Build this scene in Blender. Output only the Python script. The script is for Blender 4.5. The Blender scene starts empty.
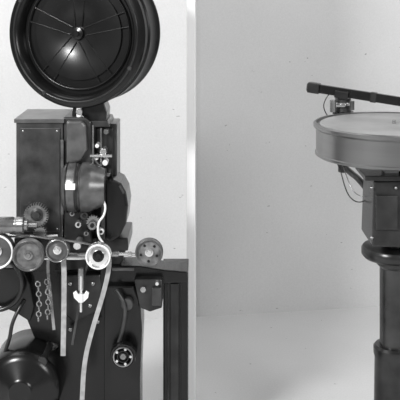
import bpy, bmesh, math, random
from mathutils import Vector, Matrix
random.seed(4)
scene=bpy.context.scene
try:
    scene.view_settings.view_transform='Standard'
except Exception: pass

# ------------------------------------------------ survey constants
F=923.0; D=2.4; H=1.287; HZ=-20.0
def s(d=0.0): return (D+d)/F
def P(px,py,d=0.0):
    k=s(d); return Vector(((px-200)*k, d, H-(py-HZ)*k))

# ------------------------------------------------ materials
def mat(name,g,rough=0.5,metal=0.0,var=0.25,scale=25,bump=0.15,stretch=(1,1,1),spec=0.5):
    m=bpy.data.materials.new(name); m.use_nodes=True
    nt=m.node_tree; b=nt.nodes['Principled BSDF']
    tc=nt.nodes.new('ShaderNodeTexCoord'); mp=nt.nodes.new('ShaderNodeMapping')
    mp.inputs['Scale'].default_value=stretch
    nz=nt.nodes.new('ShaderNodeTexNoise'); nz.inputs['Scale'].default_value=scale; nz.inputs['Detail'].default_value=6
    nt.links.new(tc.outputs['Object'],mp.inputs[0]); nt.links.new(mp.outputs[0],nz.inputs['Vector'])
    r=nt.nodes.new('ShaderNodeValToRGB')
    lo=g*(1-var); hi=g*(1+var)
    r.color_ramp.elements[0].position=0.3; r.color_ramp.elements[0].color=(lo,lo,lo,1)
    r.color_ramp.elements[1].position=0.7; r.color_ramp.elements[1].color=(hi,hi,hi,1)
    nt.links.new(nz.outputs['Fac'],r.inputs[0]); nt.links.new(r.outputs[0],b.inputs['Base Color'])
    b.inputs['Roughness'].default_value=rough; b.inputs['Metallic'].default_value=metal
    b.inputs['Specular IOR Level'].default_value=spec
    if bump>0:
        n2=nt.nodes.new('ShaderNodeTexNoise'); n2.inputs['Scale'].default_value=scale*12
        nt.links.new(mp.outputs[0],n2.inputs['Vector'])
        bp=nt.nodes.new('ShaderNodeBump'); bp.inputs['Strength'].default_value=bump; bp.inputs['Distance'].default_value=0.001
        nt.links.new(n2.outputs['Fac'],bp.inputs['Height']); nt.links.new(bp.outputs[0],b.inputs['Normal'])
    return m
M_mag=mat('magazine_black_enamel',0.005,0.24,bump=0.02,spec=.35)
M_blk=mat('black_enamel',0.006,0.24,bump=0.03,spec=.4)
M_blk2=mat('worn_black_paint',0.014,0.28,var=0.8,bump=0.08,spec=.5)
M_crk=mat('worn_dark_grey_enamel',0.032,0.30,var=0.75,scale=18,spec=.6)
M_gry=mat('grey_enamel',0.11,0.28,0.4,var=0.45)
M_mid=mat('dull_steel',0.30,0.26,0.85,var=0.4)
M_stl=mat('polished_steel',0.75,0.2,0.85,var=0.2)
M_lit=mat('bright_nickel',0.9,0.3,0.2,var=0.1)
M_fib=mat('fibre_pulley',0.12,0.5,var=0.6,scale=60)
M_belt=mat('leather_belt',0.34,0.7,var=0.25,scale=60)
M_plat=mat('platter_rim_metal',0.29,0.30,0.9,var=0.05,scale=5,bump=0.03,stretch=(1,1,12))
M_top=mat('platter_felt',0.32,0.5,var=0.22,scale=9)
M_col=mat('pedestal_paint',0.026,0.26,var=0.5,scale=14)

# ------------------------------------------------ mesh helpers
CUR=[None]
def empty(name,loc):
    e=bpy.data.objects.new(name,None); e.location=loc; e.empty_display_size=0.1
    scene.collection.objects.link(e); CUR[0]=e; return e
def fin(bm,name,m,smooth=False,bevel=0.0,top=False,seg=2):
    bmesh.ops.recalc_face_normals(bm,faces=bm.faces)
    me=bpy.data.meshes.new(name); bm.to_mesh(me); bm.free()
    o=bpy.data.objects.new(name,me); scene.collection.objects.link(o)
    me.materials.append(m)
    if smooth:
        for p in me.polygons: p.use_smooth=True
        try: me.set_sharp_from_angle(angle=math.radians(38))
        except Exception: pass
    if bevel>0:
        b=o.modifiers.new('bevel','BEVEL'); b.width=bevel; b.segments=seg; b.limit_method='ANGLE'; b.angle_limit=math.radians(40)
    if not top and CUR[0] is not None:
        o.parent=CUR[0]
        wl=CUR[0].location.copy()
        if CUR[0].parent: wl+=CUR[0].parent.location
        o.matrix_parent_inverse=Matrix.Translation(-wl)
    return o
def frame(axis):
    a=Vector(axis).normalized()
    u=a.orthogonal().normalized() if abs(a.z)>0.99 else Vector((0,0,1)).cross(a).normalized()
    return a,u,a.cross(u).normalized()
def lathe(name,c,axis,prof,m,n=48,smooth=True,bevel=0.0):
    """prof: list of (radius, distance along axis) in metres"""
    a,u,v=frame(axis); bm=bmesh.new(); rings=[]
    for r,h in prof:
        if r<1e-6: rings.append([bm.verts.new(c+a*h)])
        else: rings.append([bm.verts.new(c+a*h+(u*math.cos(2*math.pi*i/n)+v*math.sin(2*math.pi*i/n))*r) for i in range(n)])
    for A,B in zip(rings,rings[1:]):
        for i in range(n):
            j=(i+1)%n
            if len(A)==1 and len(B)==1: continue
            if len(A)==1: bm.faces.new((A[0],B[i],B[j]))
            elif len(B)==1: bm.faces.new((A[i],B[0],A[j]))
            else: bm.faces.new((A[i],B[i],B[j],A[j]))
    return fin(bm,name,m,smooth,bevel)
def cyl(name,c,axis,r,L,m,n=40,ch=None):
    ch=min(r,L)*0.12 if ch is None else ch
    return lathe(name,c,axis,[(0,0),(r-ch,0),(r,ch),(r,L-ch),(r-ch,L),(0,L)],m,n)
def cyly(name,px,py,r,d0,d1,m,n=40):
    return cyl(name,P(px,py,d0),(0,1,0),r*s(d0),d1-d0,m,n)
def cylx(name,x0,x1,py,r,d,m,n=32):
    c=P(x0,py,d); return cyl(name,c,(1,0,0),r*s(d),(x1-x0)*s(d),m,n)
def cylz(name,px,y0,y1,r,d,m,n=32):
    c=P(px,y1,d); return cyl(name,c,(0,0,1),r*s(d),(y1-y0)*s(d),m,n)
def rod(name,a,b,r,m,n=16): 
    return cyl(name,a,b-a,r,(b-a).length,m,n)
def poly(name,pts,d0,d1,m,bevel=0.002,smooth=False):
    """plate cut to an outline and extruded in depth"""
    w=[P(x,y,d0) for x,y in pts]; bm=bmesh.new()
    A=[bm.verts.new(p) for p in w]; B=[bm.verts.new(p+Vector((0,d1-d0,0))) for p in w]
    bm.faces.new(A); bm.faces.new(B[::-1]); n=len(A)
    for i in range(n): bm.faces.new((A[i],A[(i+1)%n],B[(i+1)%n],B[i]))
    return fin(bm,name,m,smooth,bevel)
def box(name,x0,x1,y0,y1,d0,d1,m,bevel=0.002):
    return poly(name,[(x0,y0),(x1,y0),(x1,y1),(x0,y1)],d0,d1,m,bevel)
def disc_profile(name,px,py,d,prof,m,axis=(0,1,0),n=56):
    k=s(d); return lathe(name,P(px,py,d),axis,[(r*k,h*k) for r,h in prof],m,n)
def torus(name,c,axis,R,r,m,n=56,k=12):
    a,u,v=frame(axis); bm=bmesh.new(); G=[]
    for i in range(n):
        t=2*math.pi*i/n; e=u*math.cos(t)+v*math.sin(t)
        G.append([bm.verts.new(c+e*(R+r*math.cos(2*math.pi*j/k))+a*r*math.sin(2*math.pi*j/k)) for j in range(k)])
    for i in range(n):
        for j in range(k):
            bm.faces.new((G[i][j],G[(i+1)%n][j],G[(i+1)%n][(j+1)%k],G[i][(j+1)%k]))
    return fin(bm,name,m,True)
def gear(name,px,py,ro,ri,teeth,d0,d1,m):
    pts=[]
    for i in range(teeth):
        for f,r in ((0,ri),(0.25,ri),(0.35,ro),(0.65,ro),(0.75,ri)):
            t=2*math.pi*(i+f)/teeth; pts.append((px+r*math.cos(t),py+r*math.sin(t)))
    return poly(name,pts,d0,d1,m,0.0)
def smoothpts(pts,it=3):
    for _ in range(it):
        q=[pts[0]]
        for a,b in zip(pts,pts[1:]): q+= [a*0.75+b*0.25,a*0.25+b*0.75]
        q.append(pts[-1]); pts=q
    return pts
def tube(name,pts,r,m,k=10,it=3):
    pts=smoothpts([Vector(p) for p in pts],it); bm=bmesh.new(); G=[]
    ref=Vector((0.3,1,0.2)).normalized()
    for i,p in enumerate(pts):
        t=(pts[min(i+1,len(pts)-1)]-pts[max(i-1,0)]).normalized()
        u=t.cross(ref).normalized(); v=t.cross(u).normalized()
        G.append([bm.verts.new(p+(u*math.cos(2*math.pi*j/k)+v*math.sin(2*math.pi*j/k))*r) for j in range(k)])
    for A,B in zip(G,G[1:]):
        for j in range(k): bm.faces.new((A[j],A[(j+1)%k],B[(j+1)%k],B[j]))
    bm.faces.new(G[0]); bm.faces.new(G[-1][::-1])
    return fin(bm,name,m,True)
def strap(name,pts,w,th,d,m,it=2,wd=None):
    P2=smoothpts([Vector((x,y,0)) for x,y in pts],it); L=[];R=[]
    for i,p in enumerate(P2):
        t=(P2[min(i+1,len(P2)-1)]-P2[max(i-1,0)]).normalized(); n=Vector((-t.y,t.x,0))
        L.append(((p+n*w/2).x,(p+n*w/2).y)); R.append(((p-n*w/2).x,(p-n*w/2).y))
    bm=bmesh.new(); rows=[]
    for a,b in zip(L,R):
        A=P(a[0],a[1],d);B=P(b[0],b[1],d); o=Vector((0,th,0))
        rows.append([bm.verts.new(A),bm.verts.new(B),bm.verts.new(B+o),bm.verts.new(A+o)])
    for A,B in zip(rows,rows[1:]):
        for j in range(4): bm.faces.new((A[j],A[(j+1)%4],B[(j+1)%4],B[j]))
    bm.faces.new(rows[0]); bm.faces.new(rows[-1][::-1])
    return fin(bm,name,m,True)
def pulley(name,px,py,r,d0,t,m,hub=M_stl,hr=0.3,rimm=None,holes=0):
    disc_profile(name,px,py,d0,[(0,t*.25),(r*.45,t*.25),(r*.5,t*.3),(r*.78,t*.3),(r*.84,0),(r*.97,0),(r,t*.08),(r,t*.22),(r*.88,t*.5),(r,t*.78),(r,t*.95),(r*.9,t),(0,t)],m)
    disc_profile(name+'_hub',px,py,d0-0.004,[(0,0),(r*hr*.5,0),(r*hr*.6,t*.1),(r*hr*.6,t*.15),(r*hr,t*.2),(r*hr,t*.6),(0,t*.6)],hub,n=24)
    if rimm: torus(name+'_rim_band',P(px,py,d0),(0,1,0),r*.91*s(d0),r*.06*s(d0),rimm)
    for i in range(holes):
        a=2*math.pi*(i+.3)/holes
        cyly(name+'_bolt_%d'%i,px+r*.6*math.cos(a),py+r*.6*math.sin(a),r*.09,d0+t*.15*s(d0),d0+t*.4*s(d0),M_blk,12)
def screw(name,px,py,r,d,m=M_stl):
    k=s(d); lathe(name,P(px,py,d),(0,1,0),[(0,-r*.5*k),(r*.6*k,-r*.45*k),(r*k,-r*.1*k),(r*k,r*k),(0,r*k)],m,14)

# ------------------------------------------------ room
def wallmat(name,base,lo=.5,rough=0.85):
    m=bpy.data.materials.new(name); m.use_nodes=True; nt=m.node_tree; b=nt.nodes['Principled BSDF']
    b.inputs['Roughness'].default_value=rough
    tc=nt.nodes.new('ShaderNodeTexCoord')
    n=nt.nodes.new('ShaderNodeTexNoise'); n.inputs['Scale'].default_value=1.6; n.inputs['Detail'].default_value=5
    nt.links.new(tc.outputs['Object'],n.inputs['Vector'])
    r=nt.nodes.new('ShaderNodeValToRGB'); e=r.color_ramp.elements
    e[0].position=0.3; e[0].color=(base*.93,)*3+(1,); e[1].position=0.7; e[1].color=(base*1.04,)*3+(1,)
    nt.links.new(n.outputs['Fac'],r.inputs[0]); last=r.outputs[0]
    g=nt.nodes.new('ShaderNodeTexNoise'); g.inputs['Scale'].default_value=170; g.inputs['Detail'].default_value=3
    nt.links.new(tc.outputs['Object'],g.inputs['Vector'])
    gr=nt.nodes.new('ShaderNodeValToRGB'); ge=gr.color_ramp.elements
    ge[0].position=0.3; ge[0].color=(.93,.93,.93,1); ge[1].position=0.7; ge[1].color=(1,1,1,1)
    nt.links.new(g.outputs['Fac'],gr.inputs[0])
    mx=nt.nodes.new('ShaderNodeMixRGB'); mx.blend_type='MULTIPLY'; mx.inputs[0].default_value=1
    nt.links.new(last,mx.inputs[1]); nt.links.new(gr.outputs[0],mx.inputs[2]); last=mx.outputs[0]
    mp=nt.nodes.new('ShaderNodeMapping'); mp.inputs['Rotation'].default_value=(0,0.6,0); mp.inputs['Scale'].default_value=(1,1,2.2)
    nt.links.new(tc.outputs['Object'],mp.inputs[0])
    f=nt.nodes.new('ShaderNodeTexNoise'); f.inputs['Scale'].default_value=38; f.inputs['Detail'].default_value=2
    nt.links.new(mp.outputs[0],f.inputs['Vector'])
    fr=nt.nodes.new('ShaderNodeValToRGB'); fe=fr.color_ramp.elements
    fe[0].position=0.75; fe[0].color=(1,1,1,1); fe[1].position=0.775; fe[1].color=(lo,lo,lo,1)
    nt.links.new(f.outputs['Fac'],fr.inputs[0])
    m2=nt.nodes.new('ShaderNodeMixRGB'); m2.blend_type='MULTIPLY'; m2.inputs[0].default_value=1
    nt.links.new(last,m2.inputs[1]); nt.links.new(fr.outputs[0],m2.inputs[2]); last=m2.outputs[0]
    nt.links.new(last,b.inputs['Base Color']); return m
CUR[0]=None
M_wall=wallmat('plaster_wall',0.66); M_floor=wallmat('pale_floor',0.70)
M_divider=mat('page_divider_white',0.97,0.6,var=0.01,bump=0)
ang=math.radians(9.0); Wy=1.13
def wp(x,z,off=0.0):
    return Vector((x*math.cos(ang), Wy+x*math.sin(ang)-0, z))+Vector((math.sin(ang),-math.cos(ang),0))*off
def wbox(name,x0,x1,z0,z1,t0,t1,m):
    bm=bmesh.new(); v=[]
    for o in (t0,t1):
        v.append([bm.verts.new(wp(x,z,o)) for x,z in ((x0,z0),(x1,z0),(x1,z1),(x0,z1))])
    bm.faces.new(v[0]); bm.faces.new(v[1][::-1])
    for i in range(4): bm.faces.new((v[0][i],v[0][(i+1)%4],v[1][(i+1)%4],v[1][i]))
    return fin(bm,name,m,top=True)
def wb(name,x0,x1,y0,y1,z0,z1,m,b=.004,top=False):
    bm=bmesh.new()
    bmesh.ops.create_cube(bm,size=1,matrix=Matrix.Translation(((x0+x1)/2,(y0+y1)/2,(z0+z1)/2))@Matrix.Diagonal((x1-x0,y1-y0,z1-z0,1)))
    return fin(bm,name,m,False,b,top)
wbox('wall_back',-3.2,3.2,0,3.0,-0.12,0.0,M_wall)
wb('page_divider',-13.2*s(.26),-5.0*s(.26),.26,1.12,0,3.0,M_divider,.001,True)  # white page divider built as an upright slab, not a wall of the room
bm=bmesh.new()
vs=[bm.verts.new(p) for p in ((-3.4,-3.6,0),(3.4,-3.6,0),(3.4,1.9,0),(-3.4,1.9,0))]
lo=[bm.verts.new(v.co-Vector((0,0,.1))) for v in vs]
bm.faces.new(vs); bm.faces.new(lo[::-1])
for i in range(4): bm.faces.new((vs[i],vs[(i+1)%4],lo[(i+1)%4],lo[i]))
fin(bm,'floor',M_floor,top=True)

# ================================================= FILM PROJECTOR
prj=empty('film_projector',Vector((P(70,300).x,0.05,0)))
# ---- magazine (drum turned a little away from the camera)
ax=Vector((0.31,0.95,0)).normalized(); R=76*s(-.05); T=0.135
mc=P(74,34,-.05)
lathe('magazine_drum',mc,ax,[(0,.030),(R*.80,.030),(R*.83,.006),(R*.86,0),(R*.93,0),(R*.97,.004),(R*.985,.012),(R*.95,.016),(R*.95,.05),(R*.97,.054),(R*.97,.062),(R*.95,.066),(R*.94,T-.014),(R*.955,T-.01),(R*.955,T-.002),(R*.93,T),(0,T)],M_mag,96)
torus('magazine_door_bead',mc+ax*.001,ax,R*.895,.0026,M_blk2,96)
torus('reel_flange_edge',mc+ax*.022,ax,R*.74,.0024,M_blk,80)
lathe('reel_film_roll',mc,ax,[(0,.030),(R*.62,.030),(R*.62,.024),(R*.30,.024),(R*.28,.026),(0,.026)],M_blk,64)
a_,u_,v_=frame(ax)
for i in range(5):
    t=2*math.pi*i/5+0.35
    e=u_*math.cos(t)+v_*math.sin(t); q=a_.cross(e)
    for sgn in (-1,1):
        rod('reel_spoke_%d_%s'%(i,'a' if sgn<0 else 'b'),mc+ax*.024+e*R*.10+q*sgn*.010,mc+ax*.024+e*R*.74+q*sgn*.020,.0013,M_blk)
lathe('reel_hub',mc,ax,[(0,.012),(R*.035,.012),(R*.04,.016),(R*.08,.018),(R*.085,.020),(R*.085,.030),(0,.030)],M_blk,32)
for i in range(4):
    t=math.pi/2*i+.5; e=u_*math.cos(t)+v_*math.sin(t)
    lathe('magazine_latch_%d'%i,mc+e*R*.9-ax*.004,ax,[(0,0),(.004,0),(.006,.003),(.006,.01),(0,.01)],M_crk,16)
# ---- neck / film trap
poly('magazine_neck',[(74,103),(104,103),(107,112),(106,124),(72,124),(72,112)],-.02,.07,M_blk2)
poly('fire_trap_plate',[(70,121),(108,121),(110,127),(68,127)],-.035,.09,M_crk)
cylz('neck_knob',79,108,117,2.6,-.04,M_lit,16); cyly('neck_knob_cap',79,112,3.2,-.048,-.036,M_stl,20)
tube('neck_conduit',[P(78,100,-.03),P(76,108,-.035),P(84,118,-.035)],.0025,M_mid)
# ---- head housing
box('lamp_side_housing',16,63,122,238,-.05,.12,M_crk,.003)
box('housing_door_panel',20,60,128,232,-.054,-.049,M_crk,.0015)
for i,(x,y) in enumerate(((23,131),(57,131),(23,229),(57,229))): screw('housing_screw_%d'%i,x,y,1.1,-.055,M_mid)
poly('housing_lid',[(14,119),(64,119),(64,123),(14,123)],-.055,.125,M_gry,.001)
box('housing_hinge',60.5,63.5,140,215,-.058,-.05,M_gry,.001)
poly('gate_casing',[(63,117),(86,118),(91,122),(92,150),(96,160),(103,168),(104,206),(92,212),(86,240),(66,240),(66,212),(62,206),(63,168)],-.045,.10,M_crk,.004)
poly('gate_casing_front',[(66,121),(82,121),(86,126),(87,150),(80,162),(66,164)],-.062,-.044,M_gry,.006)
# shutter barrel, axis left-right
lathe('shutter_barrel',P(63,187,-.062),(1,0,0),[(0,0),(.046,0),(.057,.006),(.061,.014),(.062,.034),(.057,.040),(.057,.046),(.062,.050),(.062,.066),(.058,.076),(.052,.092),(.046,.108),(0,.108)],M_gry,64)
for i,x in enumerate((68,79,89)):
    torus('barrel_band_%d'%i,P(x,187,-.062),(1,0,0),.062 if i<2 else .060,.0016,M_blk2,64,8)
box('barrel_highlight_knob',65,75,184,190,-.126,-.119,M_lit,.001)  # small white square knob; its bright colour also carries the barrel highlight
# lens side
box('lens_frame',92,117,124,250,-.01,.09,M_crk,.003)
box('lens_frame_door',96,113,128,182,-.018,-.008,M_blk2,.002)
for i,(x,y,r,m) in enumerate(((106,132,2.6,M_mid),(97,146,2.0,M_lit),(103,152,3.4,M_stl),(96,158,2.4,M_lit),(105,163,2.8,M_lit),(108,175,2.0,M_mid))):
    cyly('gate_knob_%d'%i,x,y,r,-.045-.004*(i%3),-.01,m,20)
cylx('gate_shaft',90,112,156,1.6,-.05,M_stl)
cylz('gate_guide_rod_1',101,128,180,1.1,-.04,M_mid); cylz('gate_guide_rod_2',93,125,165,1.0,-.05,M_mid)
poly('lens_pod',[(104,181),(113,180),(121,184),(126,193),(128,206),(126,224),(119,238),(110,243),(104,240)],-.07,.05,M_blk,.008)
poly('lens_pod_flange',[(101,184),(105,182),(105,240),(101,238)],-.075,.05,M_crk,.002)
for i,(x,y,r,m) in enumerate(((72,214,2.6,M_mid),(84,216,4,M_crk),(78,225,3.2,M_stl),(92,226,4.5,M_mid),(101,232,3,M_lit),(86,234,2.5,M_mid))):
    cyly('sprocket_%d'%i,x,y,r,-.085,-.04,m,20)
    cyly('sprocket_core_%d'%i,x,y,r*.45,-.09,-.08,M_blk,14)
gear('intermittent_sprocket',93,222,7,5.8,16,-.075,-.06,M_mid)
tube('film_guide_strap',[P(100,196,-.09),P(106,205,-.09),P(104,216,-.09),P(98,222,-.09),P(98,236,-.09),P(103,243,-.09)],.003,M_lit)
poly('intermittent_case',[(64,206),(92,208),(92,243),(64,243)],-.055,.06,M_blk2,.004)
# ---- mechanism bed
box('mechanism_bed',14,128,238,251,-.03,.13,M_blk2,.003)
poly('bed_bracket',[(16,236),(66,236),(72,244),(110,244),(126,250),(120,268),(60,272),(20,272),(14,262)],-.02,.08,M_blk,.004)
# gears & shafts, left
gear('spur_gear',36,216,12.5,10.5,30,-.10,-.085,M_fib)
disc_profile('spur_gear_hub',36,216,-.112,[(0,0),(3.5,0),(4,1),(4,4),(7,5),(7,9),(0,9)],M_crk)
gear('pinion_gear',40,233,7,5.5,16,-.10,-.08,M_mid)
lathe('drive_shaft_drum',P(-30,225,-.13),(1,0,0),[(0,0),(.019,0),(.020,.002),(.020,.105),(.018,.108),(.018,.113),(.020,.116),(.020,.132),(.014,.135),(.014,.142),(.006,.144),(.006,.165),(0,.165)],M_mid,32)
cylx('drive_shaft',-14,58,236,1.6,-.09,M_stl)
tube('oil_pipe',[P(10,233,-.11),P(30,236,-.12),P(52,239,-.12),P(80,242,-.11),P(96,246,-.11)],.003,M_mid)
pulley('motor_pulley',-4,252,18,-.13,9,M_gry,rimm=M_lit)
cylx('pulley_axle_left',-10,30,254,2.4,-.10,M_mid)
pulley('fibre_pulley_left',28,256,16,-.14,8,M_fib,hub=M_mid,hr=.28,rimm=M_gry,holes=0)
pulley('belt_pulley',57,251,12,-.13,9,M_gry,hub=M_stl,hr=.35,rimm=M_mid)
pulley('governor_pulley',98,257,13,-.14,9,M_stl,hub=M_blk,hr=.45,rimm=M_lit)
pulley('hand_wheel',149,253,14,-.11,6,M_fib,hub=M_stl,hr=.3,rimm=M_gry,holes=5)
rod('hand_wheel_shaft',P(112,254,-.10),P(146,254,-.10),.0042,M_stl)
cylx('shaft_collar',112,119,254,3,-.10,M_mid); cylx('shaft_collar_b',128,132,254,2.6,-.10,M_stl)
cylx('main_cross_shaft',20,98,258,2,-.095,M_stl)
cylx('shaft_bushing',66,86,256,4,-.09,M_mid)
cyly('bushing_cap',77,246,4,-.11,-.06,M_stl,20)
# belts
strap('drive_belt_a',[(60,243),(64,262),(64,300),(63,356)],5.0,.006,-.105,M_belt)
strap('drive_belt_b',[(52,243),(47,262),(50,290),(54,330)],3.0,.006,-.085,M_mid)
strap('drive_belt_c',[(107,250),(110,264),(104,292),(92,330),(84,362),(82,400)],4.6,.006,-.12,M_belt)
strap('drive_belt_d',[(88,262),(84,276),(80,300),(72,345)],2.2,.006,-.10,M_crk)
# wing nut with its stud
cylz('wing_nut_stud',81,276,312,1.3,-.125,M_stl); cylz('wing_nut_core',81,294,302,3,-.125,M_lit)
for sg in (-1,1):
    poly('wing_nut_ear_%s'%('l' if sg<0 else 'r'),[(81+sg*2,296),(81+sg*5,291),(81+sg*8,293),(81+sg*7,298),(81+sg*3,302)],-.128,-.122,M_lit,.001)
cylz('wing_nut_boss',81,268,290,3,-.12,M_mid)
def chain(name,x,y0,y1,d,m):
    n=int((y1-y0)/5)
    for i in range(n):
        c=P(x+1.2*math.sin(i*.4),y0+i*5,d)
        torus(name+'_link_%d'%i,c,(0.25,1,0) if i%2==0 else (1,.25,0),.0062,.0019,m,16,6)
chain('chain_a',38,284,326,-.11,M_mid); chain('chain_b',47,282,322,-.11,M_mid)
# ---- lower casting
poly('lower_casting',[(20,268),(118,266),(118,300),(112,330),(112,420),(58,420),(58,345),(34,338),(26,318),(30,296)],-.01,.12,M_blk,.004)
poly('guard_sector',[(-14,268),(22,268),(30,284),(34,306),(30,322),(14,312),(-2,306),(-14,306)],-.04,.03,M_blk,.003)
torus('guard_wheel',P(-4,284,-.06),(0,1,0),.066,.006,M_blk2,64)
poly('casting_web',[(60,275),(100,275),(104,290),(96,312),(74,322),(60,312)],-.03,.0,M_blk2,.004)
for i,(x,y) in enumerate(((70,284),(93,284),(90,306),(70,330),(98,322))): screw('casting_bolt_%d'%i,x,y,2,-.032,M_mid)
# motor at the bottom left
lathe('motor_body',P(20,394,-.12),(0,1,0),[(0,0),(.028,0),(.034,.006),(.075,.012),(.092,.026),(.097,.04),(.097,.17),(.09,.18),(0,.18)],M_blk,64)
for i in range(4):
    t=i*math.pi/2+.6; screw('motor_bolt_%d'%i,20+29*math.cos(t),394+29*math.sin(t),1.6,-.106,M_crk)
cyly('motor_terminal',42,362,5,-.10,.0,M_blk2,20)
tube('motor_conduit',[P(4,354,-.06),P(10,338,-.07),P(12,322,-.06),P(24,300,-.04)],.005,M_blk2)
# column
poly('arm_beam',[(100,266),(140,266),(164,270),(188,272),(188,282),(164,284),(140,286),(100,290)],-.03,.05,M_blk,.003)
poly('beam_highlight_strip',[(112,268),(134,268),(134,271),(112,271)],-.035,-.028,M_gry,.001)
poly('column_bracket',[(104,286),(134,286),(140,300),(142,330),(140,378),(140,430),(104,430)],-.05,.06,M_blk,.005)
poly('side_bracket',[(134,280),(162,280),(162,308),(150,312),(140,308)],-.06,.02,M_blk2,.003)
box('bracket_latch',152,161,288,306,-.07,-.058,M_crk,.002)
cyly('bracket_bolt_a',143,290,3,-.07,-.05,M_mid,16); cyly('bracket_bolt_b',157,284,1.8,-.075,-.05,M_stl,16)
tube('lever_arm',[P(116,290,-.07),P(126,305,-.075),P(124,325,-.075),P(118,345,-.07)],.005,M_crk)
cyly('column_boss',127,305,6,-.07,-.04,M_crk,28)
disc_profile('lock_knob',123,357,-.095,[(0,2),(4,2),(5,0),(6,0),(8,2.5),(10,2.5),(11,0),(12.5,0),(13,2),(13,9),(0,9)],M_blk,n=48)
torus('lock_knob_ring',P(123,357,-.096),(0,1,0),.0235,.0022,M_mid,48,8)
cyly('lock_knob_center',123,357,3,-.10,-.09,M_mid,20)
for i in range(5):
    t=i*2*math.pi/5; cyly('lock_knob_dot_%d'%i,123+7.5*math.cos(t),357+7.5*math.sin(t),1.4,-.097,-.085,M_stl,10)
# pedestal down to the floor
xa=P(60,0).x; xb=P(138,0).x
wb('pedestal_post',xa,xb,.0,.12,.03,P(0,405).z,M_blk)
wb('pedestal_foot',xa-.12,xb+.05,-.12,.24,0,.035,M_blk,.01)

# ================================================= dark cabinet behind right
cab=empty('electrical_switch_cabinet',Vector((P(176,0,.10).x,.14,0)))
x0=P(163,0,.06).x; x1=P(188,0,.06).x; zt=P(0,272,.06).z
wb('cabinet_body',x0,x1,.06,.15,.0,zt,M_blk)
wb('cabinet_cap',x0-.003,x1+.001,.05,.16,zt-.001,zt+.006,M_blk2,.002)
wb('door_strip_a',x0+.012,x0+.015,.054,.062,.08,zt-.03,M_crk,.001)
wb('door_strip_b',x1-.022,x1-.020,.054,.062,.08,zt-.03,M_blk2,.001)
wb('door_panel',x0+.020,x1-.025,.056,.062,.08,zt-.03,M_blk2,.001)

# ================================================= TURNTABLE
tt=empty('record_turntable',Vector((P(394,0).x,0,0)))
cx=P(394,0).x; zt=P(0,124).z; R=.208
lathe('platter',Vector((cx,0,zt-.082)),(0,0,1),[(0,.004),(R*.93,.004),(R*.96,0),(R*.98,.003),(R*.98,.008),(R*.968,.010),(R*.968,.068),(R*.98,.070),(R,.074),(R,.082),(R*.985,.085),(R*.965,.085),(R*.95,.079),(0,.079)],M_plat,128)
lathe('platter_mat',Vector((cx,0,zt-.003)),(0,0,1),[(0,.004),(R*.91,.004),(R*.92,.002),(R*.92,0),(0,0)],M_top,96)
lathe('spindle',Vector((cx,0,zt)),(0,0,1),[(.004,0),(.004,.010),(.002,.012),(0,.012)],M_mid,16)
zb=P(0,245).z; zu=zt-.078
lathe('spindle_bearing',Vector((cx,0,zb)),(0,0,1),[(.03,0),(.03,zu-zb-.02),(.07,zu-zb-.01),(.07,zu-zb)],M_blk2,40)
bm=bmesh.new()
zt2=P(0,180,-.06).z; zb2=P(0,246,-.06).z
bw0=(394-368)*s(-.06); bw1=(394-366)*s(-.06)
vt=[bm.verts.new(p) for p in ((cx-bw0,-.07,zt2),(cx+bw0,-.07,zt2),(cx+bw0,.08,zt2),(cx-bw0,.08,zt2))]
vb=[bm.verts.new(p) for p in ((cx-bw1,-.075,zb2),(cx+bw1,-.075,zb2),(cx+bw1,.085,zb2),(cx-bw1,.085,zb2))]
bm.faces.new(vt); bm.faces.new(vb[::-1])
for i in range(4): bm.faces.new((vt[i],vt[(i+1)%4],vb[(i+1)%4],vb[i]))
fin(bm,'drive_gearbox',M_col,False,.006)
box('gearbox_lid',365,424,176,181,-.085,.06,M_col,.002)
cyly('gearbox_plug',392,172,7,-.05,.0,M_lit,24)
box('gearbox_plate',376,398,196,230,-.085,-.072,M_col,.002)
for i,(x,y) in enumerate(((372,188),(372,238),(396,188))): screw('gearbox_screw_%d'%i,x,y,1.5,-.078,M_mid)
zf=P(0,246).z
lathe('pedestal_flange',Vector((cx,0,zf-.034)),(0,0,1),[(0,0),(.06,0),(.078,.006),(.084,.014),(.084,.028),(.080,.034),(0,.034)],M_blk2,64)
zc=P(0,345).z
lathe('pedestal_column',Vector((cx,0,zc)),(0,0,1),[(.037,0),(.037,zf-.034-zc-.02),(.045,zf-.034-zc-.012),(.047,zf-.034-zc)],M_col,48)
lathe('pedestal_base',Vector((cx,0,0)),(0,0,1),[(0,0),(.20,0),(.205,.01),(.2,.025),(.12,.05),(.065,.09),(.052,.16),(.050,zc-.03),(.053,zc-.02),(.053,zc-.004),(.048,zc+.002),(.03,zc+.002)],M_blk2,64)

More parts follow.
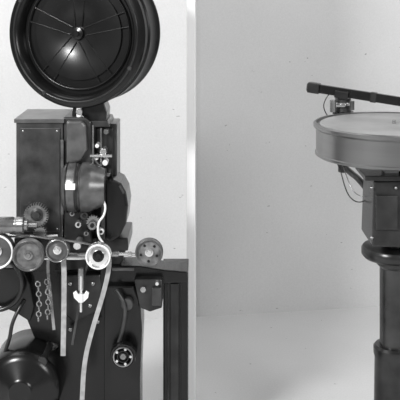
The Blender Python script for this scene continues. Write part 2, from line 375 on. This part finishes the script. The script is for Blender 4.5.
# tonearm (part of the turntable)
ta=empty('pickup_tonearm',Vector((P(342,120,.2).x,.2,P(0,120,.2).z))-tt.location)
ta.parent=tt
dd=.215
cylz('arm_post',343,100,172,3.0,dd,M_blk2)
cylz('post_collar',343,97,113,8,dd,M_crk); cylz('post_collar_low',343,111,116,10.5,dd,M_blk)
cylz('post_ring',343,102,105,9,dd,M_stl); cylz('pivot_stud',343,88,99,3.6,dd,M_stl)
cylz('side_knob',333,100,112,3.2,dd-.03,M_mid); cylx('knob_link',331,345,106,1.4,dd-.03,M_stl)
cylz('side_knob_b',352,101,110,2.4,dd-.04,M_gry)
A=P(309,87,.22); B=P(435,107,.10)
v=(B-A); L=v.length; a=v.normalized(); side=Vector((0,0,1)).cross(a).normalized(); up=a.cross(side)
def bar(name,t0,t1,w,h0,h1,m,zoff=0,bev=.002):
    bm=bmesh.new(); r=[]
    for t,h in ((t0,h0),(t1,h1)):
        c=A+a*L*t+up*zoff
        r.append([bm.verts.new(c+side*w*sx+up*h*sz) for sx,sz in ((-1,-1),(1,-1),(1,1),(-1,1))])
    bm.faces.new(r[0]); bm.faces.new(r[1][::-1])
    for i in range(4): bm.faces.new((r[0][i],r[0][(i+1)%4],r[1][(i+1)%4],r[1][i]))
    return fin(bm,name,m,False,bev)
bar('arm_bar',0.0,1.0,.008,.012,.0125,M_blk)
bar('arm_counterweight',-.005,.09,.013,.0145,.0145,M_blk2)
bar('arm_end_cap',-.015,-.004,.010,.011,.011,M_mid)
bar('arm_yoke',.22,.33,.016,.010,.010,M_blk2,zoff=-.006)
bar('arm_saddle',.50,.55,.010,.014,.014,M_blk2)
bar('pickup_head',.94,1.04,.016,.016,.020,M_blk2,zoff=-.012)
tube('pickup_lead',[P(331,92,dd-.02),P(326,98,dd-.03),P(323,106,dd-.03),P(326,114,dd-.03),P(330,118,dd-.02)],.0014,M_blk)
tube('motor_lead',[P(335,158,.12),P(341,172,.10),P(345,188,.08),P(350,198,.06),P(358,203,.05),P(367,200,.04)],.0016,M_blk)
tube('motor_lead_b',[P(341,160,.12),P(347,178,.08),P(353,192,.06),P(362,197,.05),P(368,196,.04)],.0012,M_mid)
tube('support_bracket',[P(343,166,dd),P(350,172,dd-.02),P(360,180,.12),P(372,196,.06),P(384,200,.05)],.009,M_blk2)
cylz('bracket_boss',343,160,172,5,dd,M_blk2)

# ------------------------------------------------ lights
def area(name,loc,tgt,size,power):
    l=bpy.data.lights.new(name,'AREA'); l.energy=power; l.size=size; l.shape='SQUARE'
    o=bpy.data.objects.new(name,l); o.location=loc
    o.rotation_euler=(Vector(tgt)-Vector(loc)).to_track_quat('-Z','Y').to_euler(); scene.collection.objects.link(o); return o
area('key_light',(-1.7,-2.2,2.2),(0,0.2,.8),.5,98)
area('fill_light',(2.0,-2.6,1.9),(0,0.5,.8),.9,40)
area('backdrop_light_left',(-1.3,-.2,2.9),(-.5,1.2,.9),1.2,18)
area('backdrop_light_right',(1.3,-.2,2.9),(.6,1.3,1.1),1.2,17)
w=bpy.data.worlds.new('studio_world'); scene.world=w; w.use_nodes=True
w.node_tree.nodes['Background'].inputs[0].default_value=(1,1,1,1); w.node_tree.nodes['Background'].inputs[1].default_value=.25
# ------------------------------------------------ camera
c=bpy.data.cameras.new('camera'); co=bpy.data.objects.new('camera',c); scene.collection.objects.link(co)
co.location=(0,-D,H); co.rotation_euler=(math.pi/2,0,0)
c.sensor_width=36; c.lens=36*F/400; c.shift_y=-(200-HZ)/400; c.clip_start=.05
scene.camera=co
